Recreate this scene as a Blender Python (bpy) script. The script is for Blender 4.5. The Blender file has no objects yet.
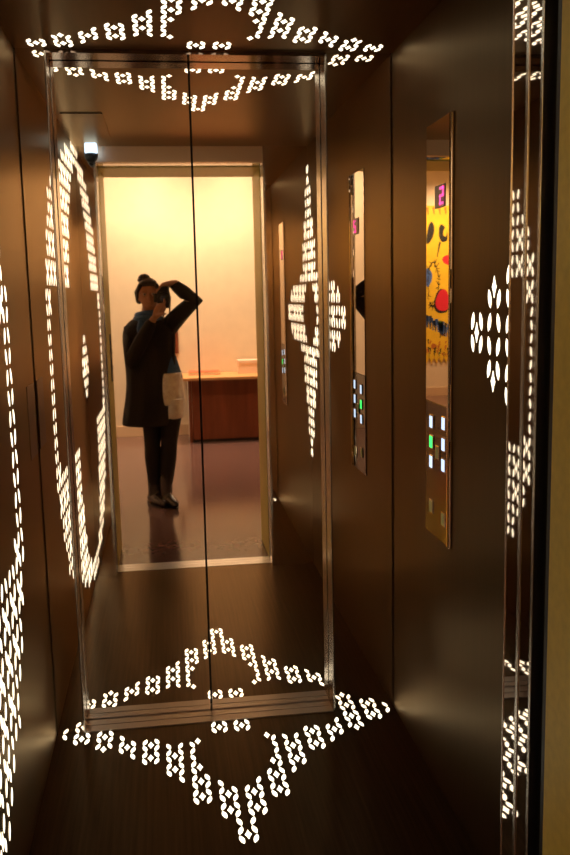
import bpy, bmesh, math, random
from mathutils import Vector, Matrix
random.seed(7)
S = bpy.context.scene
C = S.collection

# ---------------------------------------------------------------- dimensions (metres)
D, B, DL = 1.3555, 2.9799, 0.089          # cab front inner face, cab back panels, recess of the far doors
AL, AR, H = 0.4178, 0.785, 2.272          # cab walls and ceiling
BL, BR = 0.3108, 0.5473                   # near opening
CL, CR, CM = 0.3264, 0.5664, 0.1247       # far opening and its seam
PY = 0.80                                 # lobby face of the lift portal
HZ = 2.19                                 # head of the opening
LW, LW2 = -3.66, -6.4                     # lobby back wall, end of the side corridor
LH = 3.3

# ---------------------------------------------------------------- materials
def new_mat(name):
    m = bpy.data.materials.new(name); m.use_nodes = True
    nt = m.node_tree
    return m, nt, nt.nodes['Principled BSDF']

def plain(name, col, rough=.5, metal=0., spec=.5, coat=0., noise=0., scale=20., bump=0.):
    m, nt, b = new_mat(name)
    b.inputs['Base Color'].default_value = (*col, 1)
    b.inputs['Roughness'].default_value = rough
    b.inputs['Metallic'].default_value = metal
    b.inputs['Specular IOR Level'].default_value = spec
    b.inputs['Coat Weight'].default_value = coat
    if noise or bump:
        tc = nt.nodes.new('ShaderNodeTexCoord')
        n = nt.nodes.new('ShaderNodeTexNoise'); n.inputs['Scale'].default_value = scale
        n.inputs['Detail'].default_value = 4
        nt.links.new(tc.outputs['Object'], n.inputs['Vector'])
        if noise:
            r = nt.nodes.new('ShaderNodeValToRGB')
            r.color_ramp.elements[0].position = .3; r.color_ramp.elements[1].position = .7
            r.color_ramp.elements[0].color = (*[c * (1 - noise) for c in col], 1)
            r.color_ramp.elements[1].color = (*[min(1, c * (1 + noise)) for c in col], 1)
            nt.links.new(n.outputs['Fac'], r.inputs['Fac'])
            nt.links.new(r.outputs['Color'], b.inputs['Base Color'])
        if bump:
            bp = nt.nodes.new('ShaderNodeBump'); bp.inputs['Strength'].default_value = bump
            bp.inputs['Distance'].default_value = .01
            nt.links.new(n.outputs['Fac'], bp.inputs['Height'])
            nt.links.new(bp.outputs['Normal'], b.inputs['Normal'])
    return m

def wood(name, c1, c2, stretch, rough=.35, ior=1.45, tint=(1, 1, 1)):
    m, nt, b = new_mat(name)
    tc = nt.nodes.new('ShaderNodeTexCoord')
    mp = nt.nodes.new('ShaderNodeMapping'); mp.inputs['Scale'].default_value = stretch
    nt.links.new(tc.outputs['Object'], mp.inputs['Vector'])
    n = nt.nodes.new('ShaderNodeTexNoise'); n.inputs['Scale'].default_value = 1
    n.inputs['Detail'].default_value = 6; n.inputs['Roughness'].default_value = .65
    nt.links.new(mp.outputs['Vector'], n.inputs['Vector'])
    r = nt.nodes.new('ShaderNodeValToRGB')
    r.color_ramp.elements[0].position = .32; r.color_ramp.elements[1].position = .7
    r.color_ramp.elements[0].color = (*c1, 1); r.color_ramp.elements[1].color = (*c2, 1)
    nt.links.new(n.outputs['Fac'], r.inputs['Fac'])
    nt.links.new(r.outputs['Color'], b.inputs['Base Color'])
    # stained and lacquered: the veneer below, a warm tinted sheen above it
    out = nt.nodes['Material Output']; nt.nodes.remove(b)
    df = nt.nodes.new('ShaderNodeBsdfDiffuse'); gl = nt.nodes.new('ShaderNodeBsdfGlossy')
    fr = nt.nodes.new('ShaderNodeFresnel'); fr.inputs['IOR'].default_value = ior
    mx = nt.nodes.new('ShaderNodeMixShader')
    gl.inputs['Color'].default_value = (*tint, 1); gl.inputs['Roughness'].default_value = rough
    nt.links.new(r.outputs['Color'], df.inputs['Color'])
    nt.links.new(fr.outputs['Fac'], mx.inputs['Fac'])
    nt.links.new(df.outputs['BSDF'], mx.inputs[1]); nt.links.new(gl.outputs['BSDF'], mx.inputs[2])
    nt.links.new(mx.outputs['Shader'], out.inputs['Surface'])
    return m

def mirror(name, col, rough=.02, wave=0., scale=2.):
    m, nt, b = new_mat(name)
    b.inputs['Base Color'].default_value = (*col, 1)
    b.inputs['Metallic'].default_value = 1
    b.inputs['Roughness'].default_value = rough
    if wave:
        tc = nt.nodes.new('ShaderNodeTexCoord')
        mp = nt.nodes.new('ShaderNodeMapping'); mp.inputs['Scale'].default_value = (1.6, 1, .45)
        n = nt.nodes.new('ShaderNodeTexNoise'); n.inputs['Scale'].default_value = scale; n.inputs['Detail'].default_value = 0
        bp = nt.nodes.new('ShaderNodeBump'); bp.inputs['Strength'].default_value = wave; bp.inputs['Distance'].default_value = .004
        nt.links.new(tc.outputs['Object'], mp.inputs['Vector']); nt.links.new(mp.outputs['Vector'], n.inputs['Vector'])
        nt.links.new(n.outputs['Fac'], bp.inputs['Height']); nt.links.new(bp.outputs['Normal'], b.inputs['Normal'])
    return m

def glow(name, col, strength):
    m, nt, b = new_mat(name)
    b.inputs['Base Color'].default_value = (*col, 1)
    b.inputs['Emission Color'].default_value = (*col, 1)
    b.inputs['Emission Strength'].default_value = strength
    return m

W1, W2 = (.020, .0066, .0022), (.042, .0140, .0045)
TINT = (.92, .70, .45)
M = dict(
    wall=wood('walnut_panel', W1, W2, (60, 60, 2.2), .33, 1.50, TINT),
    ceil=wood('walnut_ceiling', W1, W2, (55, 2.2, 55), .30, 1.50, TINT),
    floor=wood('walnut_floor', (.012, .0055, .0026), (.062, .031, .016), (90, 1.6, 90), .30, 1.42, (.92, .68, .44)),
    bronze=mirror('dark_mirror_panel', (.80, .74, .68), .012),
    door=mirror('mirror_steel_door', (.93, .88, .82), .018),
    black=mirror('black_mirror', (.62, .56, .52), .02),
    alu=mirror('pale_sill_metal', (.86, .88, .94), .3),
    header=mirror('satin_header', (.86, .70, .52), .42),
    edge=mirror('edge_strip_metal', (.46, .40, .34), .24),
    brown_plate=mirror('brown_metal', (.26, .17, .11), .35),
    dark_reflection=mirror('dark_reflection_steel', (.10, .085, .08), .06),
    soffit=mirror('bronze_soffit', (.14, .10, .08), .12),
    steel=mirror('polished_steel', (.74, .70, .64), .22),
    sill=mirror('brushed_sill', (.40, .35, .32), .34),
    dark=plain('shadow_gap', (.006, .005, .004), .6),
    brass=plain('olive_brass', (.90, .74, .16), .4, .1, noise=.06, scale=60),
    cream=plain('cream_plaster', (.85, .71, .51), .75, noise=.03, scale=8),
    white=plain('white_plaster', (.80, .74, .62), .8),
    base=plain('pale_baseboard', (.74, .54, .34), .45),
    stone=plain('mauve_stone', (.16, .085, .072), .13, spec=.55, noise=.06, scale=30),
    mahog=wood('mahogany', (.14, .034, .012), (.24, .064, .024), (14, 14, 1.2), .3),
    desk_top=plain('pale_maple', (.72, .38, .15), .35, noise=.05, scale=12),
    leaf=glow('lit_leaf', (1., .89, .66), 2.7),
    btn=plain('button_steel', (.55, .55, .55), .25, 1.),
    btn_w=glow('button_white', (.55, .74, 1.), 1.5),
    btn_g=glow('button_green', (.05, 1., .18), 1.6),
    btn_y=glow('button_amber', (.45, .36, .12), .12),
    lcd=plain('display_glass', (.55, .42, .34), .35),
    digit=glow('pink_digit', (1., .14, .48), 1.0),
    plate=mirror('panel_steel', (.86, .80, .72), .015),
    blackp=plain('black_plastic', (.012, .012, .013), .38),
    rubber=plain('black_rubber', (.02, .02, .02), .7),
    glass=mirror('lens_glass', (.08, .08, .12), .03),
    lampg=glow('lamp_face', (1., .84, .58), 9.),
    bluew=glow('blue_white_glow', (.55, .75, 1.), 2.2),
    skin=plain('skin', (.50, .27, .17), .5),
    hair=plain('dark_hair', (.014, .008, .006), .42, noise=.3, scale=70),
    coat=plain('black_wool', (.012, .010, .010), .85, noise=.35, scale=90, bump=.3),
    tights=plain('black_knit', (.007, .006, .006), .75),
    denim=plain('blue_cotton', (.05, .14, .36), .75, noise=.15, scale=60),
    silver=plain('silver_satin', (.95, .84, .80), .3, .25, noise=.2, scale=30, bump=.4),
    boot=plain('pewter_leather', (.13, .125, .13), .25, .7),
    sole=plain('boot_sole', (.012, .011, .01), .6),
    eye=plain('eye_white', (.7, .68, .64), .2),
    iris=plain('iris_brown', (.05, .025, .012), .2),
    lip=plain('lips', (.42, .13, .11), .45),
    pyel=plain('paint_yellow', (.90, .60, .03), .6, noise=.1, scale=7),
    pred=plain('paint_red', (.75, .02, .05), .55),
    pblu=plain('paint_blue', (.06, .16, .50), .55),
    pblk=plain('paint_black', (.012, .012, .014), .55),
    porg=plain('paint_orange', (.55, .17, .03), .55),
    pgrn=plain('paint_green', (.10, .28, .07), .55),
    book=plain('coral_cover', (.70, .16, .08), .4),
    paper=plain('paper', (.85, .78, .66), .7),
    card=plain('blush_card', (.86, .66, .52), .6),
)

# ---------------------------------------------------------------- helpers
def link(name, me, mats, parent=None):
    o = bpy.data.objects.new(name, me); C.objects.link(o)
    for m in (mats if isinstance(mats, (list, tuple)) else [mats]):
        me.materials.append(M[m])
    if parent is not None:
        o.parent = parent
        o.matrix_parent_inverse = Matrix.Translation(-parent.location)
    return o

def finish(name, bm, mats, parent=None, smooth=False):
    me = bpy.data.meshes.new(name)
    bmesh.ops.recalc_face_normals(bm, faces=bm.faces)
    if smooth:
        for f in bm.faces: f.smooth = True
    bm.to_mesh(me); bm.free()
    return link(name, me, mats, parent)

def box_into(bm, lo, hi, mi=0):
    xs, ys, zs = zip(lo, hi)
    v = [bm.verts.new((x, y, z)) for x in xs for y in ys for z in zs]
    for q in ((0, 1, 3, 2), (4, 6, 7, 5), (0, 4, 5, 1), (2, 3, 7, 6), (0, 2, 6, 4), (1, 5, 7, 3)):
        bm.faces.new([v[i] for i in q]).material_index = mi

def box(name, lo, hi, mat, parent=None, bevel=0., seg=2):
    bm = bmesh.new(); box_into(bm, lo, hi)
    if bevel:
        bmesh.ops.bevel(bm, geom=bm.edges[:], offset=bevel, segments=seg, affect='EDGES', profile=.5)
    return finish(name, bm, mat, parent)

def prism_into(bm, pts, off, mi=0):
    """a flat outline (3-D points) given the thickness off (a vector)"""
    a = [bm.verts.new(p) for p in pts]; off = Vector(off)
    b = [bm.verts.new(Vector(p) + off) for p in pts]
    n = len(pts); fs = [bm.faces.new(a), bm.faces.new(b[::-1])]
    for i in range(n): fs.append(bm.faces.new((a[i], b[i], b[(i + 1) % n], a[(i + 1) % n])))
    for f in fs: f.material_index = mi

def tube_into(bm, path, radii, seg=14, mi=0, flat=1., caps=3):
    """sweep of round rings along a path with rounded ends"""
    P = [Vector(p) for p in path]; R = list(radii)
    pts, rs = [], []
    t0 = (P[0] - P[1]).normalized(); t1 = (P[-1] - P[-2]).normalized()
    for k in range(caps, 0, -1):
        a = k / caps * math.pi / 2 * .97
        pts.append(P[0] + t0 * R[0] * math.sin(a)); rs.append(R[0] * math.cos(a))
    pts += P; rs += R
    for k in range(1, caps + 1):
        a = k / caps * math.pi / 2 * .97
        pts.append(P[-1] + t1 * R[-1] * math.sin(a)); rs.append(R[-1] * math.cos(a))
    rings, ref = [], None
    for i, p in enumerate(pts):
        d = (pts[min(i + 1, len(pts) - 1)] - pts[max(i - 1, 0)]).normalized()
        if ref is None:
            ref = Vector((1, 0, 0)) if abs(d.x) < .8 else Vector((0, 1, 0))
        u = (ref - d * ref.dot(d)).normalized(); w = d.cross(u); ref = u
        rings.append([bm.verts.new(p + (u * math.cos(2 * math.pi * k / seg) + w * math.sin(2 * math.pi * k / seg) * flat) * rs[i]) for k in range(seg)])
    fs = []
    for a, b in zip(rings, rings[1:]):
        for k in range(seg):
            fs.append(bm.faces.new((a[k], a[(k + 1) % seg], b[(k + 1) % seg], b[k])))
    fs.append(bm.faces.new(rings[0][::-1])); fs.append(bm.faces.new(rings[-1]))
    for f in fs: f.material_index = mi; f.smooth = True

def ell_into(bm, c, r, seg=20, rings=12, rot=None, mi=0):
    m = Matrix.Translation(Vector(c)) @ (rot or Matrix.Identity(4)) @ Matrix.Diagonal((*r, 1))
    res = bmesh.ops.create_uvsphere(bm, u_segments=seg, v_segments=rings, radius=1, matrix=m)
    for v in res['verts']:
        for f in v.link_faces: f.smooth = True; f.material_index = mi

def lathe(name, c, axis, prof, mat, parent=None, seg=32):
    """closed turned shape; prof = (distance along axis, radius)"""
    bm = bmesh.new(); ax = Vector(axis).normalized()
    u = ax.orthogonal().normalized(); w = ax.cross(u); c = Vector(c); rings = []
    for t, r in prof:
        rings.append([bm.verts.new(c + ax * t + (u * math.cos(2 * math.pi * k / seg) + w * math.sin(2 * math.pi * k / seg)) * max(r, 1e-4)) for k in range(seg)])
    for a, b in zip(rings, rings[1:]):
        for k in range(seg): bm.faces.new((a[k], a[(k + 1) % seg], b[(k + 1) % seg], b[k]))
    bm.faces.new(rings[0][::-1]); bm.faces.new(rings[-1])
    return finish(name, bm, mat, parent)

def thing(name, label, cat, loc, group=None):
    o = bpy.data.objects.new(name, None); C.objects.link(o); o.location = loc
    o.empty_display_size = .1
    o['label'] = label; o['category'] = cat
    if group: o['group'] = group
    return o

def tag(o, label, cat, group=None):
    o['label'] = label; o['category'] = cat
    if group: o['group'] = group
    return o

def struct(o):
    o['kind'] = 'structure'; return o

def sbox(name, lo, hi, mat, bevel=0.): return struct(box(name, lo, hi, mat, None, bevel))

# ---------------------------------------------------------------- the lift cab
T = .05
sbox('floor', (-AL - T, D - .0555, -.06), (AR + T, B + .0, 0), 'floor')
sbox('ceiling', (-AL - T, D - .0555, H), (AR + T, B, H + .06), 'ceil')
sbox('wall_left', (-AL - T, D - .05, 0), (-AL, B + .16, H), 'wall')
sbox('wall_right', (AR, D - .05, 0), (AR + T, B + .16, H), 'wall')
# far end: two dark mirror panels either side of the recessed doors
G = .004
sbox('wall_back_left', (-AL + G, B, 0), (-CL, B + .14, H), 'bronze')
sbox('wall_back_right', (CR, B, 0), (AR - G, B + .14, H), 'bronze')
# polished steel linings of the recess: two narrow strips each side
for n, x0, x1 in (('trim_1', -CL, -CL + .006), ('trim_2', CR - .006, CR)):
    sbox(n, (x0, B - .004, 0), (x1, B + DL - .012, H - .006), 'edge', .0012)
sbox('trim_3', (-CL, B, H - .012), (CR, B + .14, H + .04), 'soffit')      # soffit of the recess
sbox('wall_back', (-AL, B + .14, 0), (AR, B + .17, H), 'dark')
# mirror-polished centre-opening doors, tilted a quarter of a degree
def far_door(name, x0, x1):
    bm = bmesh.new(); box_into(bm, (x0, B + DL, .006), (x1, B + DL + .03, H - .014))
    bmesh.ops.bevel(bm, geom=bm.edges[:], offset=.0015, segments=2, affect='EDGES')
    for v in bm.verts:
        v.co.y += -.0041 * -(v.co.x - CM) * -1 + .0012 * (v.co.z - 1.2)
    return struct(finish(name, bm, 'door'))
far_door('door_1', -CL + .003, CM - .0035)
far_door('door_2', CM + .0035, CR - .003)
# sill of the far doors
bm = bmesh.new()
box_into(bm, (-CL, B, -.06), (CR, B + .14, -.004))
for y0, y1 in ((.0, .042), (.046, .139)):
    box_into(bm, (-CL, B + y0, -.004), (CR, B + y1, .004))
struct(finish('trim_4', bm, 'sill'))
# near end: front returns, header
sbox('wall_front_left', (-AL, D - .05, 0), (-BL - .003, D, H), 'bronze')
sbox('wall_front_right', (BR + .003, D - .05, 0), (AR, D, H), 'bronze')
sbox('wall_front', (-BL - .003, D - .05, HZ + .003), (BR + .003, D, H), 'header')
# jamb build-up of the near opening (cab return, landing door edge, brass reveal)
def jamb(i, s, x):
    def jb(n, a, b, y0, y1, mat, bev=0., top=HZ + .003):
        lo, hi = min(x + s * a, x + s * b), max(x + s * a, x + s * b)
        sbox('trim_%d' % n, (lo, y0, 0), (hi, y1, top), mat, bev)
    def leaf_edge(n, y0, y1, th):                  # polished edge, narrowing a hair towards the cab
        bm = bmesh.new()
        prism_into(bm, [(x, y0, 0), (x + s * .013 * (y1 - y0), y1, 0), (x + s * th, y1, 0), (x + s * th, y0, 0)], (0, 0, HZ + .003))
        struct(finish('trim_%d' % n, bm, 'black'))
    leaf_edge(i, D - .050, D + .0004, .0026)
    jb(i + 1, -.001, .05, D - .061, D - .051, 'steel', .0006)
    leaf_edge(i + 2, D - .102, D - .062, .05)
    jb(i + 3, -.001, .05, D - .111, D - .103, 'steel', .0006)
    jb(i + 4, .03, .06, D - .146, D - .112, 'dark')
    jb(i + 5, .003, .06, D - .163, D - .147, 'blackp', .001)
    jb(i + 6, .0, .06, PY - .012, D - .164, 'brass', .002, HZ)
    jb(i + 19, -.0005, .012, D + .0005, D + .003, 'steel')
jamb(5, 1, BR); jamb(12, -1, -BL)
sbox('trim_33', (-BL - .06, PY - .012, HZ), (BR + .06, D - .166, HZ + .05), 'brass', .002)
sbox('trim_34', (-BL - .06, D - .165, HZ + .004), (BR + .06, D - .051, HZ + .05), 'black')
# threshold: cab sill and landing sill
bm = bmesh.new()
for y0, y1 in ((1.262, 1.2995), (1.215, 1.256), (1.175, 1.209)):
    box_into(bm, (-BL - .06, y0, -.05), (BR + .06, y1, .002))
struct(finish('trim_35', bm, 'alu'))

# ---------------------------------------------------------------- lit leaf ornaments
def leaf_pts(L, Wd, tilt, n=6):
    """outline of a leaf, slightly fuller on one side, in (s, t)"""
    out = []
    for i in range(n + 1):
        a = i / n; t = (a - .5) * L; w = math.sin(math.pi * a) ** .75 * Wd * .5
        out.append((w * 1.08, t))
    for i in range(n - 1, 0, -1):
        a = i / n; t = (a - .5) * L; w = math.sin(math.pi * a) ** .75 * Wd * .5
        out.append((-w * .92, t))
    c, s = math.cos(tilt), math.sin(tilt)
    return [(x * c + y * s, -x * s + y * c) for x, y in out]

def dia_pts(L, Wd):
    return [(0, L / 2), (.24 * Wd, L * .2), (Wd / 2, 0), (.24 * Wd, -L * .2), (0, -L / 2), (-.24 * Wd, -L * .2), (-Wd / 2, 0), (-.24 * Wd, L * .2)]

def inlay(name, leaves, dias, ps, pt, s0, to3, nrm, label, loc, fat=1., ln=.93):
    """leaves: (column, row, s, t, slash?) ; dias: (s, t). Leaves that touch make one cluster."""
    root = thing(name, label, 'light', loc)
    n = Vector(nrm) * .0022; idx = {(l[0], l[1]): i for i, l in enumerate(leaves)}
    up = list(range(len(leaves)))
    def top(i):
        while up[i] != i: i = up[i]
        return i
    for (c, r), i in idx.items():
        if (c, r + 1) in idx: up[top(idx[c, r + 1])] = top(i)
    for s, t in dias:                                  # a diamond joins the leaves round it
        near = [k for k, l in enumerate(leaves) if abs(l[2] - s) < ps * .6 and abs(l[3] - t) < pt * .6]
        for k in near[1:]: up[top(k)] = top(near[0])
    bms = {}
    for i, (c, r, s, t, sl) in enumerate(leaves):
        bm = bms.setdefault(top(i), bmesh.new()) if top(i) not in bms else bms[top(i)]
        prism_into(bm, [Vector(to3(s + a, t + b)) - n * .5 for a, b in leaf_pts(pt * ln, ps * .38 * fat, .27 if sl else -.27)], n)
    for s, t in dias:
        i = min(range(len(leaves)), key=lambda k: (leaves[k][2] - s) ** 2 + (leaves[k][3] - t) ** 2)
        prism_into(bms[top(i)], [Vector(to3(s + a, t + b)) - n * .5 for a, b in dia_pts(pt * (ln + .1), ps * .54 * fat)], n)
    for k in sorted(bms): finish('leaf_cluster', bms[k], 'leaf', root)
    return root

# half lozenge in front of the far doors, the same on floor and ceiling
XC, PS, PT, T0 = (AR - AL) / 2, .0395, .0428, 2.937
ROWS = {14: (-1, -1), 13: (-1, 0), 12: (-1, 0), 11: (-1, 1), 10: (-1, 1), 9: (0, 2), 8: (1, 3), 7: (1, 4), 6: (1, 4),
        5: (2, 6), 4: (2, 7), 3: (2, 10), 2: (7, 10), 1: (8, 12), 0: (9, 15)}
DIA = {6: (0,), 5: (0, 2), 4: (2,), 3: (2, 4), 2: (4, 6), 1: (2, 6, 8, 10), 0: (10, 12)}
lv, di = [], []
for k, (a, b) in ROWS.items():
    rows = list(range(a, b + 1)) + ([-1, 0] if k in (0, 1) else [])
    for r in rows:
        for c in (k, -1 - k):
            lv.append((c, r, XC + PS * (c + .5), T0 - PT * (r + .5), (c + r) % 2 == 1))
for g, ms in DIA.items():
    for m in list(ms) + ([0] if g == 0 else []):
        for sx in (1, -1):
            di.append((XC + sx * PS * (2 * g + 1), T0 - PT * m))
di.append((XC, T0 - PT * 15))
inlay('floor_light_inlay', lv, di, PS, PT, 0, lambda s, t: (s, t, 0), (0, 0, 1),
      'glowing leaf lozenge pattern inlaid in the lift floor before the mirrored doors', (XC, 2.6, 0), .92)
lv = [q for q in lv if q[0] not in (14, -15)]
inlay('ceiling_light_inlay', lv, di, PS, PT, 0, lambda s, t: (XC + (s - XC) * 1.02, t - .02, H), (0, 0, -1),
      'glowing leaf lozenge pattern inlaid in the dark lift ceiling', (XC, 2.6, H), .92)

# right wall: cross with a round of lobes, its axis on the front corner
PS2, PT2, Z0, Y0 = .0578, .0562, 1.394, 1.9515
cells = set()
EXPL = {0: range(-3, 3), 1: range(-2, 2), 2: range(-2, 2), 3: range(-1, 1), 4: range(-1, 1)}
for j in range(-10, 5):
    u = Y0 + PS2 * j - D
    for r in range(-14, 14):
        v = abs(r + .5) * PT2
        if j >= 0: ok = r in EXPL[j]
        else:
            lobe = v < (.175 if u > .35 else .20)
            arm = v >= .17 and u < (.27 if v < .24 else .215 if v < .40 else .17 if v < .52 else .13 if v < .60 else .085 if v < .68 else .04 if v < .76 else 0)
            void = (u / .21) ** 2 + (v / .155) ** 2 < 1
            ok = (lobe or arm) and not void
        if ok: cells.add((j, r))
# s runs towards the front so that it grows to the right as one faces the wall
lv = [(j + 1, r, -(Y0 + PS2 * j), Z0 + PT2 * (r + .5), (j + r) % 2 == 0) for j, r in sorted(cells)]
di = []
for j in range(-11, 5):
    if (j % 2): continue
    for m in range(-14, 15, 2):
        four = all(q in cells for q in ((j, m), (j, m - 1), (j - 1, m), (j - 1, m - 1)))
        if four and (j, m) != (2, 0): di.append((-(Y0 + PS2 * (j - .5)), Z0 + PT2 * m))
di += [(-(Y0 + PS2 * 1.5), Z0 + PT2 * m) for m in (2, -2)]
inlay('wall_light_inlay', lv, di, PS2, PT2, 0, lambda s, t: (AR, -s, t), (-1, 0, 0),
      'glowing leaf cross pattern on the right wall beside the control panel', (AR, 1.8, Z0), .86, .82)

# left wall: half of a big upright ring, plus a small cluster at its middle
PSL, PTL = .0575, .0565
cells = set(); YC, ZC = D, 1.15
for j in range(0, 24):
    y = D + .03 + PSL * j; u = y - YC
    for r in range(-22, 22):
        z = ZC + PTL * (r + .5); v = z - ZC
        q = (abs(u) / 1.235) ** 2.2 + abs(v / 1.11) ** 2.2
        if v > .38: inner = (u / .64) ** 2 + (v / 1.0) ** 2
        elif v < -.34: inner = (u / .52) ** 3.5 + abs(v / 1.0) ** 3.5
        else: inner = (u / 1.12) ** 2 + (v / 1.0) ** 2
        if q < 1 and inner > 1: cells.add((j, r))
        if u < .15 and abs(v) < .17 - u * .9: cells.add((j, r))
lv = [(j, r, D + .03 + PSL * j, ZC + PTL * (r + .5), (j + r) % 2 == 1) for j, r in sorted(cells)]
di = []
for j in range(0, 24, 2):
    for m in range(-22, 22, 2):
        if all(q in cells for q in ((j, m), (j, m - 1), (j + 1, m), (j + 1, m - 1))):
            di.append((D + .03 + PSL * (j + .5), ZC + PTL * m))
inlay('wall_light_inlay', lv, di, PSL, PTL, 0, lambda s, t: (-AL, s, t), (1, 0, 0),
      'glowing leaf ring pattern on the left wall of the lift', (-AL, 1.9, ZC), .80, .80)

# ---------------------------------------------------------------- control panel on the right wall
cp = thing('control_panel', 'tall narrow mirror-polished lift control panel on the right wood wall', 'control panel', (AR, 2.45, .78))
y0, y1, z0, z1 = 2.335, 2.574, .779, 1.966
box('faceplate', (AR - .004, y0 + .030, 1.178), (AR, y1, z1), 'plate', cp, .0008)
box('button_plate', (AR - .004, y0 + .030, z0), (AR, y1, 1.177), 'dark_reflection', cp, .0008)['label'] = 'lower plate with a dark reflection put into its colour'  # near-black colour stands for the dark reflection behind the buttons
box('edge_strip', (AR - .010, y0, z0), (AR, y0 + .027, z1), 'plate', cp, .003, 3)
dp = box('display', (AR - .006, 2.400, 1.728), (AR - .0035, 2.488, 1.790), 'lcd', cp)
# the digit 2 in bars
bm = bmesh.new()
def bar(ya, yb, za, zb): box_into(bm, (AR - .0085, ya, za), (AR - .0058, yb, zb))
dy0, dy1, dz0, dz1, t = 2.408, 2.440, 1.735, 1.783, .007
bar(dy0, dy1, dz1 - t, dz1); bar(dy0, dy1, dz0, dz0 + t)
zm = (dz0 + dz1) / 2
bar(dy0, dy1, zm - t / 2, zm + t / 2)
bar(dy0, dy0 + t, zm, dz1); bar(dy1 - t, dy1, dz0, zm)
finish('digit', bm, 'digit', dp)
CA, CB = 2.513, 2.398
for y, z, mat, lab in ((CA, 1.118, 'btn_w', 0), (CB, 1.128, 'btn_w', 0), (CA, 1.058, 'btn_g', 'green lit button'), (CB, 1.068, 'btn_w', 0),
                  (CA, .998, 'btn_w', 0), (CB, 1.008, 'btn_w', 0), (2.455, 1.035, 'btn_y', 'amber marker'), (CA, .862, 'btn_y', 'unlit button'), (CB, .850, 'btn_y', 'unlit button')):
    bt = box('button', (AR - .0075, y - .017, z - .021), (AR - .0035, y + .017, z + .021), 'plate', cp, .0015)
    lo = box('lit_face', (AR - .0085, y - .012, z - .017), (AR - .0072, y + .012, z + .017), mat, bt, .0003)
    if lab: bt['label'] = lab
# small steel plate low on the left wall beside the back corner
tag(box('wall_plate', (-AL, 2.795, 1.005), (-AL + .003, 2.945, 1.235), 'brown_plate', None, .001),
    'small plain brown metal plate on the left wood wall near the back corner', 'plate')

# ceiling hatch and dome camera near the front left corner
hx0, hx1, hy0, hy1 = -AL + .03, -.215, 1.55, 2.19
bm = bmesh.new()
box_into(bm, (hx0, hy0, H - .004), (hx1, hy1, H))
hatch = tag(finish('ceiling_hatch', bm, 'ceil'), 'plain wood access hatch in the lift ceiling near the front corner', 'hatch')
cd = thing('security_camera', 'small black dome security camera with white housing under the lift ceiling', 'security camera', (-.325, 1.44, H))
box('housing', (-.355, 1.41, H - .052), (-.295, 1.47, H - .0), 'bluew', cd, .006)  # whole white housing is given a blue-white glow
lathe('dome', (-.325, 1.44, H - .05), (0, 0, -1), ((0, .034), (.014, .034), (.028, .029), (.040, .018), (.045, .004)), 'blackp', cd)

# ---------------------------------------------------------------- lobby
X0, X1, XR = -3.0, 2.6, -.92
sbox('floor_2', (X0 - .1, LW2 - .1, -.05), (X1 + .1, 1.17, 0), 'stone')
sbox('ceiling_2', (X0 - .1, LW2 - .1, LH), (X1 + .1, PY + .1, LH + .05), 'white')
sbox('wall_north', (XR, LW - .1, 0), (X1, LW, LH), 'cream')
sbox('wall_corridor', (XR - .0, LW2, 0), (XR + .1, LW - .1, LH), 'cream')
sbox('wall_corridor_end', (X0 - .1, LW2 - .1, 0), (XR + .1, LW2, LH), 'cream')
sbox('wall_west', (X0 - .1, LW2, 0), (X0, PY + .1, LH), 'cream')
sbox('wall_east', (X1, LW, 0), (X1 + .1, PY + .1, LH), 'cream')
bm = bmesh.new()
box_into(bm, (X0, PY, 0), (-BL - .061, PY + .08, LH)); box_into(bm, (BR + .061, PY, 0), (X1, PY + .08, LH))
box_into(bm, (-BL - .061, PY, HZ + .051), (BR + .061, PY + .08, LH))
struct(finish('wall_south', bm, 'cream'))
sbox('baseboard_north', (XR - .012, LW, 0), (X1, LW + .014, .12), 'base', .002)
sbox('baseboard_corridor', (X0, LW2, 0), (XR, LW2 + .014, .12), 'base', .002)

# hall call plate on the left brass reveal
hc = thing('call_plate', 'dark call button plate on the brass reveal at the left of the lift opening', 'call plate', (-BL, .95, 1.1))
box('plate', (-BL, .915, 1.03), (-BL + .005, .985, 1.30), 'blackp', hc, .001)
for z in (1.20, 1.11): lathe('button', (-BL + .004, .95, z), (1, 0, 0), ((0, .016), (.005, .016), (.006, .013)), 'btn', hc, 20)

# reception desk against the back wall
dk = thing('reception_desk', 'mahogany fronted reception desk with orange top against the cream lobby wall', 'desk', (.75, -3.38, 0))
dz = .685
box('front_panel', (.235, -3.09, .03), (1.42, -3.06, dz - .03), 'mahog', dk, .003)
box('side_panel', (.20, -3.60, 0), (.232, -3.055, dz - .03), 'mahog', dk, .003)
box('side_panel', (1.423, -3.60, 0), (1.455, -3.055, dz - .03), 'mahog', dk, .003)
box('plinth', (.235, -3.58, 0), (1.42, -3.10, .03), 'blackp', dk)
box('desk_top', (.15, -3.64, dz - .03), (1.50, -2.97, dz), 'desk_top', dk, .004)
bk = thing('book', 'flat coral covered book lying on the orange desk top', 'book', (.38, -3.42, dz))
box('cover', (.22, -3.54, dz), (.55, -3.30, dz + .006), 'book', bk, .001)
box('pages', (.23, -3.53, dz + .006), (.54, -3.302, dz + .028), 'paper', bk)
box('cover', (.22, -3.54, dz + .028), (.55, -3.30, dz + .034), 'book', bk, .001)
bx = thing('card_box', 'pale blush cardboard box standing on the right of the desk top', 'box', (.88, -3.42, dz))
box('body', (.75, -3.52, dz), (1.02, -3.33, dz + .105), 'card', bx, .003)
box('lid', (.745, -3.525, dz + .105), (1.025, -3.325, dz + .14), 'card', bx, .003)

tag(box('wall_plate', (.075, LW, .90), (.125, LW + .02, 1.18), 'mahog', None, .003),
    'narrow dark brown plate on the cream lobby wall beside the desk', 'wall plate')

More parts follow.
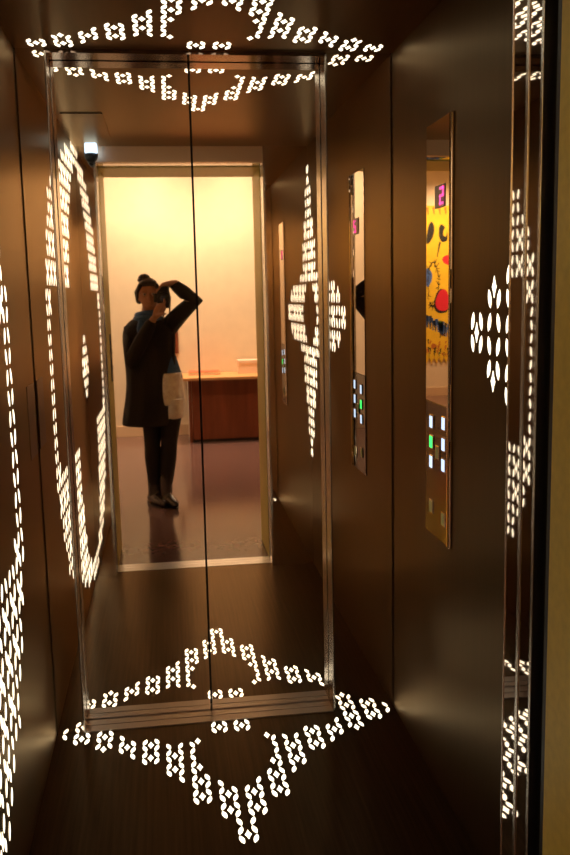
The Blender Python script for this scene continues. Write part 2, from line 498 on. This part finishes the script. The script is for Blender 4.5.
# painted panel at the end of the corridor: cut fringe along its foot
pw = LW2 + .002
PX0, PX1, PZ0, PZ1 = -2.94, -1.70, .47, 2.68
pa = thing('painting', 'big yellow abstract painting with red and blue shapes and jagged bottom edge', 'painting', ((PX0 + PX1) / 2, LW2, PZ0))
bm = bmesh.new()
ptsb = [(PX0, PZ1), (PX0, PZ0 + .06)]
nf = 34
for i in range(nf):
    xa = PX0 + (PX1 - PX0) * (i + .5) / nf
    ptsb.append((xa, PZ0 if i % 2 == 0 else PZ0 + .09))
ptsb += [(PX1, PZ0 + .06), (PX1, PZ1)]
prism_into(bm, [(x, pw, z) for x, z in ptsb], (0, .018, 0), 0)
def blob(cx, cz, rx, rz, mi, rot=0., n=18, wob=.08, lift=.001):
    pts = []
    for k in range(n):
        a = 2 * math.pi * k / n; q = 1 + wob * math.sin(3 * a + cx * 9)
        x, z = rx * q * math.cos(a), rz * q * math.sin(a)
        pts.append((cx + x * math.cos(rot) - z * math.sin(rot), pw + .018, cz + x * math.sin(rot) + z * math.cos(rot)))
    prism_into(bm, pts, (0, lift, 0), mi)
def stroke(xa, za, xb, zb, w, mi, lift=.0016):
    d = Vector((xb - xa, zb - za)).normalized(); px, pz = -d.y * w / 2, d.x * w / 2
    prism_into(bm, [(xa + px, pw + .018, za + pz), (xb + px * .4, pw + .018, zb + pz * .4), (xb - px * .4, pw + .018, zb - pz * .4), (xa - px, pw + .018, za - pz)], (0, lift, 0), mi)

def px(u, v):      # position on the canvas
    return -2.21 - (u - 429) * .0143, 2.67 - (v - 206) * .01397
def B_(u, v, ru, rv, mi, rot=0., lift=.001):
    x, z = px(u, v); blob(x, z, ru * .0143, rv * .01397, mi, rot, lift=lift)
def K_(ua, va, ub, vb, w, mi):
    xa, za = px(ua, va); xb, zb = px(ub, vb); stroke(xa, za, xb, zb, w, mi)
# 0 yellow 1 red 2 blue 3 black 4 orange 5 green
for u in range(404, 476, 6): K_(u, 207, u + 1, 214, .035, 4)
B_(431, 232, 3.5, 11, 3, .2); B_(444, 233, 4.5, 9, 3, -.2); B_(446, 232, 1.8, 4, 0, 0, .002); K_(441, 241, 438, 256, .03, 3)
B_(418, 240, 5, 12, 3, .3); B_(462, 238, 5, 10, 3, .1); B_(412, 290, 6, 14, 1); B_(468, 300, 6, 12, 2)
B_(449, 259, 5.5, 5, 1, .4); B_(429, 276, 4, 9, 2); B_(457, 276, 3.5, 10, 1)
B_(443.4, 301, 8.6, 12.4, 3); B_(444.6, 300, 7.8, 11, 1, 0, .002)
rr = random.Random(3)
for k in range(90):
    a = rr.uniform(0, 6.28); u, v = 434 + 5.5 * math.cos(a), 283 + 22 * math.sin(a)
    K_(u, v, u + rr.uniform(-3, 3), v + rr.uniform(-5, 5), .014, 3)
for k in range(26):
    u = 424 + k * 1.3; v = 319 + (u - 429) * .5
    K_(u, v - 4 + rr.uniform(-2, 2), u + rr.uniform(-2, 2), v + 8, .035, 2 if k % 3 else 3)
K_(441, 320, 443, 332, .04, 5)
for k in range(60):
    u, v = rr.uniform(414, 466), rr.uniform(330, 354); K_(u, v, u + rr.uniform(-2, 2), v + rr.uniform(2, 6), .025, (3, 4, 4)[k % 3])
B_(435, 346, 3, 3, 4)
for i in range(1, nf, 2):
    xa = PX0 + (PX1 - PX0) * (i + .5) / nf
    stroke(xa, PZ0 + .16, xa, PZ0 + .092, .016, (5, 3)[i % 4 == 1])
finish('canvas', bm, ['pyel', 'pred', 'pblu', 'pblk', 'porg', 'pgrn'], pa)

# ceiling downlights that wash the lobby walls
def downlight(x, y, label, power, spot=2.2, aim=None):
    t = thing('downlight', label, 'downlight', (x, y, LH), 'lobby downlights')
    lathe('trim_ring', (x, y, LH), (0, 0, -1), ((0, .085), (.006, .085), (.010, .070), (.002, .066)), 'steel', t)
    lathe('lamp_lens', (x, y, LH - .001), (0, 0, -1), ((0, .062), (.003, .062), (.004, .05)), 'lampg', t)
    l = bpy.data.lights.new('downlight_beam', 'SPOT'); l.energy = power * 1.02; l.color = (1, .745, .50)
    l.spot_size = spot; l.spot_blend = .9; l.shadow_soft_size = .06
    o = bpy.data.objects.new('downlight_beam', l); C.objects.link(o); o.location = (x, y, LH - .02)
    if aim: o.rotation_euler = (Vector(aim) - o.location).to_track_quat('-Z', 'Y').to_euler()
for x, y, e, sp, aim, lab in (
        (-.45, -3.0, 185, 2.3, (-.45, -3.4, 0), 'round lobby downlight nearest the corridor corner, by the back wall'),
        (.35, -3.0, 185, 2.3, (.35, -3.4, 0), 'round lobby downlight above the left end of the desk'),
        (1.15, -3.0, 165, 2.3, (1.15, -3.4, 0), 'round lobby downlight above the right end of the desk'),
        (-2.35, -5.5, 330, 2.2, (-2.35, -6.2, 0), 'round lobby downlight in front of the yellow painting'),
        (-1.5, -1.6, 190, 2.05, None, 'unseen lobby downlight on the corridor side, cone widened to light the brass reveal'),  # unseen lamp, its cone widened to brighten the right brass reveal
        (1.5, -1.6, 120, 1.6, None, 'round lobby downlight in the open lobby on the desk side')):
    downlight(x, y, lab, e, sp, aim)

# ---------------------------------------------------------------- the photographer, standing in the lobby
pr = thing('person', 'person in black coat, silver shorts and blue scarf raising a camera to the eye', 'person', (-.06, -.27, 0))
def fingers(bm, root, fwd, side, up, curl=.8, sgn=1, scale=1.):
    """four unequal bent fingers and a thumb grown from the end of a palm"""
    fwd, side, up = Vector(fwd).normalized(), Vector(side).normalized(), Vector(up).normalized(); root = Vector(root)
    tube_into(bm, [root - fwd * .075 * scale, root - fwd * .04 * scale, root], [.024 * scale, .036 * scale, .038 * scale], 12, flat=.5)
    for k, (off, ln) in enumerate(((-.029, .066), (-.010, .076), (.010, .071), (.028, .056))):
        p = root + side * off * scale; pts = [p - fwd * .02]; a = .15
        for seg, f in enumerate((.42, .32, .26)):
            d = fwd * math.cos(a) - up * math.sin(a); p = p + d * ln * f * scale; pts.append(p.copy()); a += curl * .62
        tube_into(bm, pts, [.0105 * scale, .0098 * scale, .009 * scale, .0075 * scale], 8, caps=2)
    b = root - fwd * .055 * scale + side * sgn * -.028 * scale
    tube_into(bm, [b, b + (fwd * .5 - side * sgn - up * .3).normalized() * .035 * scale, b + (fwd * 1.0 - side * sgn * .9 - up * .9).normalized() * .066 * scale], [.014 * scale, .012 * scale, .009 * scale], 8, caps=2)
bm = bmesh.new()
HC = Vector((-.105, -.255, 1.515))
# torso, neck, head
tube_into(bm, [(-.035, -.28, .80), (-.035, -.28, .88), (-.07, -.285, 1.02), (-.105, -.285, 1.17), (-.115, -.285, 1.27), (-.115, -.28, 1.335)], [.145, .150, .122, .140, .142, .075], 20, flat=.68)
tube_into(bm, [(-.115, -.275, 1.30), (-.11, -.265, 1.42)], [.055, .050], 14)
ell_into(bm, HC + Vector((0, -.012, .015)), (.073, .090, .098)); ell_into(bm, HC + Vector((.003, .022, -.045)), (.055, .066, .068))
ell_into(bm, HC + Vector((.006, .082, -.065)), (.024, .018, .018))                                    # chin
tube_into(bm, [HC + Vector((.004, .072, .02)), HC + Vector((.006, .094, -.022))], [.008, .014], 8)      # nose
for sx in (-1, 1):
    tube_into(bm, [HC + Vector((sx * .072, -.01, .02)), HC + Vector((sx * .078, -.018, .0)), HC + Vector((sx * .070, -.008, -.03))], [.010, .012, .007], 8, flat=.6)
    ell_into(bm, HC + Vector((sx * .032, .070, .028)), (.024, .014, .009), 10, 8)                      # brows
    tube_into(bm, [HC + Vector((.006 - .02 * sx, .080, -.042)), HC + Vector((.006, .086, -.042))], [.005, .006], 6)
# right arm: raised, elbow out; left arm: bent under the lens
RS, RE, RWp = Vector((.03, -.285, 1.30)), Vector((.205, -.20, 1.480)), Vector((.065, -.135, 1.598))
LS, LE, LWp = Vector((-.240, -.285, 1.270)), Vector((-.235, -.17, 1.085)), Vector((-.075, -.085, 1.36))
tube_into(bm, [(-.06, -.285, 1.27), RS, RS.lerp(RE, .5), RE], [.06, .054, .047, .040], 14)
tube_into(bm, [RE, RE.lerp(RWp, .4), RWp], [.040, .038, .024], 14)
tube_into(bm, [(-.17, -.285, 1.275), LS, LS.lerp(LE, .5), LE], [.06, .054, .047, .040], 14)
tube_into(bm, [LE, LE.lerp(LWp, .4), LWp], [.040, .038, .024], 14)
fingers(bm, (.012, -.105, 1.590), (-.85, .25, -.22), (.0, 1, .1), (.25, .1, .95), .95, 1)
fingers(bm, (-.022, -.045, 1.432), (.55, .25, .80), (.25, 1, -.1), (-.8, .1, .55), -.75, -1)
# legs
HIPL, HIPR = Vector((-.105, -.28, .82)), Vector((.030, -.28, .82))
KL, KR = Vector((-.125, -.265, .46)), Vector((-.005, -.25, .46))
ANL, ANR = Vector((-.125, -.31, .085)), Vector((-.040, -.27, .085))
for hp, kn, an in ((HIPL, KL, ANL), (HIPR, KR, ANR)):
    tube_into(bm, [hp, hp.lerp(kn, .45), kn], [.088, .074, .052], 16)
    tube_into(bm, [kn, kn.lerp(an, .3) + Vector((0, -.015, 0)), kn.lerp(an, .75), an], [.052, .054, .038, .033], 14)
    d = Vector((.42, .85, 0)).normalized()
    tube_into(bm, [an + Vector((0, 0, -.03)) - d * .03, an + d * .06 + Vector((0, 0, -.04)), an + d * .13 + Vector((0, 0, -.055))], [.036, .034, .024], 12)
body = finish('body', bm, 'skin', pr, True)
md = body.modifiers.new('blend', 'REMESH'); md.mode = 'VOXEL'; md.voxel_size = .0062; md.use_smooth_shade = True
sm = body.modifiers.new('soft', 'SMOOTH'); sm.factor = .5; sm.iterations = 3
# eyes and lips
for sx in (-1, 1):
    e = HC + Vector((.003 + sx * .030, .074, .012))
    bm = bmesh.new(); ell_into(bm, e, (.0125, .0115, .010), 14, 10); eo = finish('eye', bm, 'eye', pr)
    bm = bmesh.new(); ell_into(bm, e + Vector((0, .0085, 0)), (.0055, .0045, .0055), 12, 8); finish('iris', bm, 'iris', eo)
# hair: cap, swept sides, bun on top
bm = bmesh.new()
ell_into(bm, HC + Vector((0, -.030, .032)), (.082, .088, .098), 24, 16)
ell_into(bm, HC + Vector((0, .028, .088)), (.062, .040, .026), 18, 10, Matrix.Rotation(-.5, 4, 'X'))
for sx in (-1, 1):
    tube_into(bm, [HC + Vector((sx * .055, .045, .075)), HC + Vector((sx * .078, .005, .03)), HC + Vector((sx * .068, -.05, -.03))], [.016, .020, .026], 10)
hr = finish('hair', bm, 'hair', pr, True)
bm = bmesh.new()
ell_into(bm, (-.132, -.30, 1.640), (.043, .040, .032), 18, 12)
tube_into(bm, [(-.132 + .036 * math.cos(a * .5), -.30 + .034 * math.sin(a * .5), 1.627 + .002 * math.sin(a)) for a in range(13)], [.014] * 13, 8)
finish('hair_bun', bm, 'hair', hr, True)

def loft(name, rings, mat, parent, thick=0., open_at=None, seg=40, wob=0., nw=9):
    """elliptical rings (centre, rx, ry); open_at = (start, end) angle range kept"""
    bm = bmesh.new(); a0, a1 = (open_at or (0, 2 * math.pi))[:2]; R = []
    n = seg + (1 if open_at else 0)
    for i, (c, rx, ry) in enumerate(rings):
        f = i / (len(rings) - 1)
        if open_at and len(open_at) > 2: a0 = open_at[2 + i]
        R.append([bm.verts.new((c[0] + rx * (1 + wob * f * math.sin(nw * (a0 + (a1 - a0) * k / seg))) * math.cos(a0 + (a1 - a0) * k / seg),
                                c[1] + ry * (1 + wob * f * math.sin(nw * (a0 + (a1 - a0) * k / seg))) * math.sin(a0 + (a1 - a0) * k / seg), c[2])) for k in range(n)])
    for p, q in zip(R, R[1:]):
        for k in range(n if not open_at else n - 1):
            bm.faces.new((p[k], p[(k + 1) % n], q[(k + 1) % n], q[k])).smooth = True
    o = finish(name, bm, mat, parent, True)
    if thick:
        s = o.modifiers.new('cloth', 'SOLIDIFY'); s.thickness = thick; s.offset = 1
    s = o.modifiers.new('smooth', 'SUBSURF'); s.levels = 1; s.render_levels = 1
    return o
# blue top and silver shorts
loft('shirt', [((-.115, -.28, 1.345), .080, .068), ((-.115, -.285, 1.28), .150, .104), ((-.105, -.285, 1.15), .150, .108), ((-.055, -.285, 1.02), .136, .100), ((-.030, -.28, .94), .138, .104), ((-.030, -.28, .93), .134, .102)], 'denim', pr, .006, wob=.03)
st = loft('shorts', [((-.030, -.28, .975), .132, .108), ((-.032, -.28, .90), .138, .116), ((-.036, -.28, .80), .146, .120), ((-.038, -.28, .74), .150, .116)], 'silver', pr, .006, wob=.03)
for hp, kn in ((HIPL, KL), (HIPR, KR)):
    a, b = hp.lerp(kn, .08), hp.lerp(kn, .50)
    loft('shorts_leg', [(a, .090, .104), (a.lerp(b, .5), .086, .098), (b, .083, .092)], 'silver', st, .006, wob=.04, nw=7)
# tights and boots
for hp, kn, an in ((HIPL, KL, ANL), (HIPR, KR, ANR)):
    bm = bmesh.new()
    tube_into(bm, [hp.lerp(kn, .25), hp.lerp(kn, .6), kn, kn.lerp(an, .3) + Vector((0, -.015, 0)), kn.lerp(an, .7), an + Vector((0, 0, .05))], [.086, .073, .058, .060, .046, .040], 18)
    finish('tights', bm, 'tights', pr, True)
    d = Vector((.42, .85, 0)).normalized()
    bm = bmesh.new()
    tube_into(bm, [an + Vector((0, 0, .115)), an + Vector((0, 0, .05)), an + Vector((0, 0, -.035)) - d * .004], [.050, .047, .046], 18)
    tube_into(bm, [an + Vector((0, 0, -.030)) - d * .028, an + d * .06 + Vector((0, 0, -.036)), an + d * .135 + Vector((0, 0, -.050))], [.046, .044, .030], 18, flat=.95)
    bt = finish('boot', bm, 'boot', pr, True)
    md = bt.modifiers.new('blend', 'REMESH'); md.mode = 'VOXEL'; md.voxel_size = .006; md.use_smooth_shade = True
    s2 = bt.modifiers.new('soft', 'SMOOTH'); s2.iterations = 4
    bm = bmesh.new(); w = Vector((d.y, -d.x, 0)); base = Vector((an.x, an.y, 0))
    prism_into(bm, [base + d * a + w * b for a, b in ((-.070, -.030), (-.078, 0), (-.070, .030), (.03, .042), (.10, .040), (.152, .018), (.160, 0), (.150, -.020), (.10, -.040), (.03, -.040))], (0, 0, .012))
    prism_into(bm, [base + d * a + w * b + Vector((0, 0, .012)) for a, b in ((-.070, -.028), (-.070, .028), (-.02, .034), (-.02, -.034))], (0, 0, .022))
    finish('boot_sole', bm, 'sole', bt)
# long black coat, open at the front over the shorts
ct = loft('coat', [((-.115, -.280, 1.362), .074, .072), ((-.115, -.283, 1.340), .118, .090), ((-.115, -.285, 1.30), .165, .112), ((-.115, -.287, 1.24), .178, .124), ((-.118, -.288, 1.15), .172, .130), ((-.115, -.292, 1.02), .165, .134),
                   ((-.112, -.295, .90), .164, .142), ((-.115, -.298, .78), .176, .152), ((-.128, -.300, .68), .184, .160), ((-.135, -.302, .595), .188, .166)], 'coat', pr, .012,
          (math.radians(34), math.radians(378), *[math.radians(q) for q in (60, 40, 24, 18, 18, 22, 30, 36, 42, 46)]), 44, .03, 11)
for n, pts, rad in (('coat_sleeve', [(-.06, -.285, 1.27), RS, RS.lerp(RE, .5), RE + Vector((.012, 0, .004)), RE.lerp(RWp, .45), RE.lerp(RWp, .86)], [.066, .070, .060, .056, .050, .040]),
                    ('coat_sleeve', [(-.17, -.285, 1.275), LS, LS.lerp(LE, .5), LE + Vector((-.006, .0, -.014)), LE.lerp(LWp, .45), LE.lerp(LWp, .84)], [.060, .060, .062, .060, .052, .042])):
    bm = bmesh.new(); tube_into(bm, pts, rad, 18); finish(n, bm, 'coat', ct, True)
bm = bmesh.new()                                                       # lapel along the open edge
tube_into(bm, [(-.055, -.222, 1.34), (.040, -.232, 1.22), (.038, -.232, 1.05), (.028, -.210, .86), (.008, -.180, .62)], [.022, .026, .026, .026, .026], 10, flat=.45)
finish('lapel', bm, 'coat', ct, True)
# blue scarf round the neck
bm = bmesh.new()
for q in range(2):
    tube_into(bm, [(-.115 + (.082 - .01 * q) * math.cos(a * .42), -.270 + (.078 - .008 * q) * math.sin(a * .42), 1.352 + .034 * q + .010 * math.sin(a * .42 + q)) for a in range(16)], [.027] * 16, 10)
tube_into(bm, [(-.155, -.195, 1.35), (-.165, -.165, 1.29), (-.160, -.160, 1.20)], [.028, .030, .026], 10, flat=.5)
finish('scarf', bm, 'denim', pr, True)

# camera held upright in front of the face
cm = thing('camera', 'black single lens reflex camera held upright in both hands at the eye', 'camera', (0, -.11, 1.43))
box('camera_body', (-.045, -.148, 1.428), (.040, -.088, 1.572), 'blackp', cm, .010, 3)
box('grip', (-.040, -.138, 1.536), (.036, -.066, 1.580), 'rubber', cm, .012, 3)
box('viewfinder_hump', (-.070, -.140, 1.470), (-.040, -.094, 1.530), 'blackp', cm, .009, 3)
lz = lathe('lens', (0, -.090, 1.5), (0, 1, 0), ((0, .034), (.012, .034), (.014, .036), (.046, .036), (.048, .033), (.070, .033), (.070, .029), (.060, .027)), 'blackp', cm, 36)
lathe('zoom_ring', (0, -.072, 1.5), (0, 1, 0), ((0, .0368), (.002, .0380), (.020, .0380), (.022, .0368)), 'rubber', lz, 48)
lathe('front_element', (0, -.031, 1.5), (0, 1, 0), ((0, .0265), (.003, .025), (.0055, .015), (.0065, .002)), 'glass', lz, 36)
bm = bmesh.new()
tube_into(bm, [(.030, -.14, 1.575), (.045, -.165, 1.50), (.035, -.150, 1.38), (.0, -.14, 1.30), (-.015, -.145, 1.34), (.0, -.14, 1.425)], [.0055] * 6, 6, flat=.5)
finish('strap', bm, 'rubber', cm, True)

# ---------------------------------------------------------------- world, view, camera
w = bpy.data.worlds.new('world'); S.world = w; w.use_nodes = True
w.node_tree.nodes['Background'].inputs['Color'].default_value = (.02, .015, .01, 1)
w.node_tree.nodes['Background'].inputs['Strength'].default_value = .2
cam = bpy.data.cameras.new('view'); co = bpy.data.objects.new('view', cam); C.objects.link(co)
f, yaw, pitch, roll = 887.85, .1354, -.1491, -.0217
cam.sensor_fit = 'VERTICAL'; cam.sensor_height = 36; cam.lens = f / 855 * 36
cam.clip_start = .02; cam.clip_end = 60
Fv = Vector((math.sin(yaw) * math.cos(pitch), math.cos(yaw) * math.cos(pitch), math.sin(pitch)))
X = Vector((math.cos(yaw), -math.sin(yaw), 0)); U = X.cross(Fv)
X2 = X * math.cos(roll) + U * math.sin(roll); U2 = -X * math.sin(roll) + U * math.cos(roll)
m = Matrix((X2, U2, -Fv)).transposed().to_4x4(); m.translation = (0, 0, 1.5)
co.matrix_world = m
S.camera = co
vs = S.view_settings
vs.view_transform = 'Standard'; vs.look = 'None'; vs.gamma = 1; vs.use_curve_mapping = False; vs.exposure = 0.
cy = S.cycles
cy.use_denoising = True; cy.max_bounces = 14; cy.glossy_bounces = 10; cy.diffuse_bounces = 4
cy.sample_clamp_indirect = 4; cy.caustics_reflective = False; cy.blur_glossy = .3
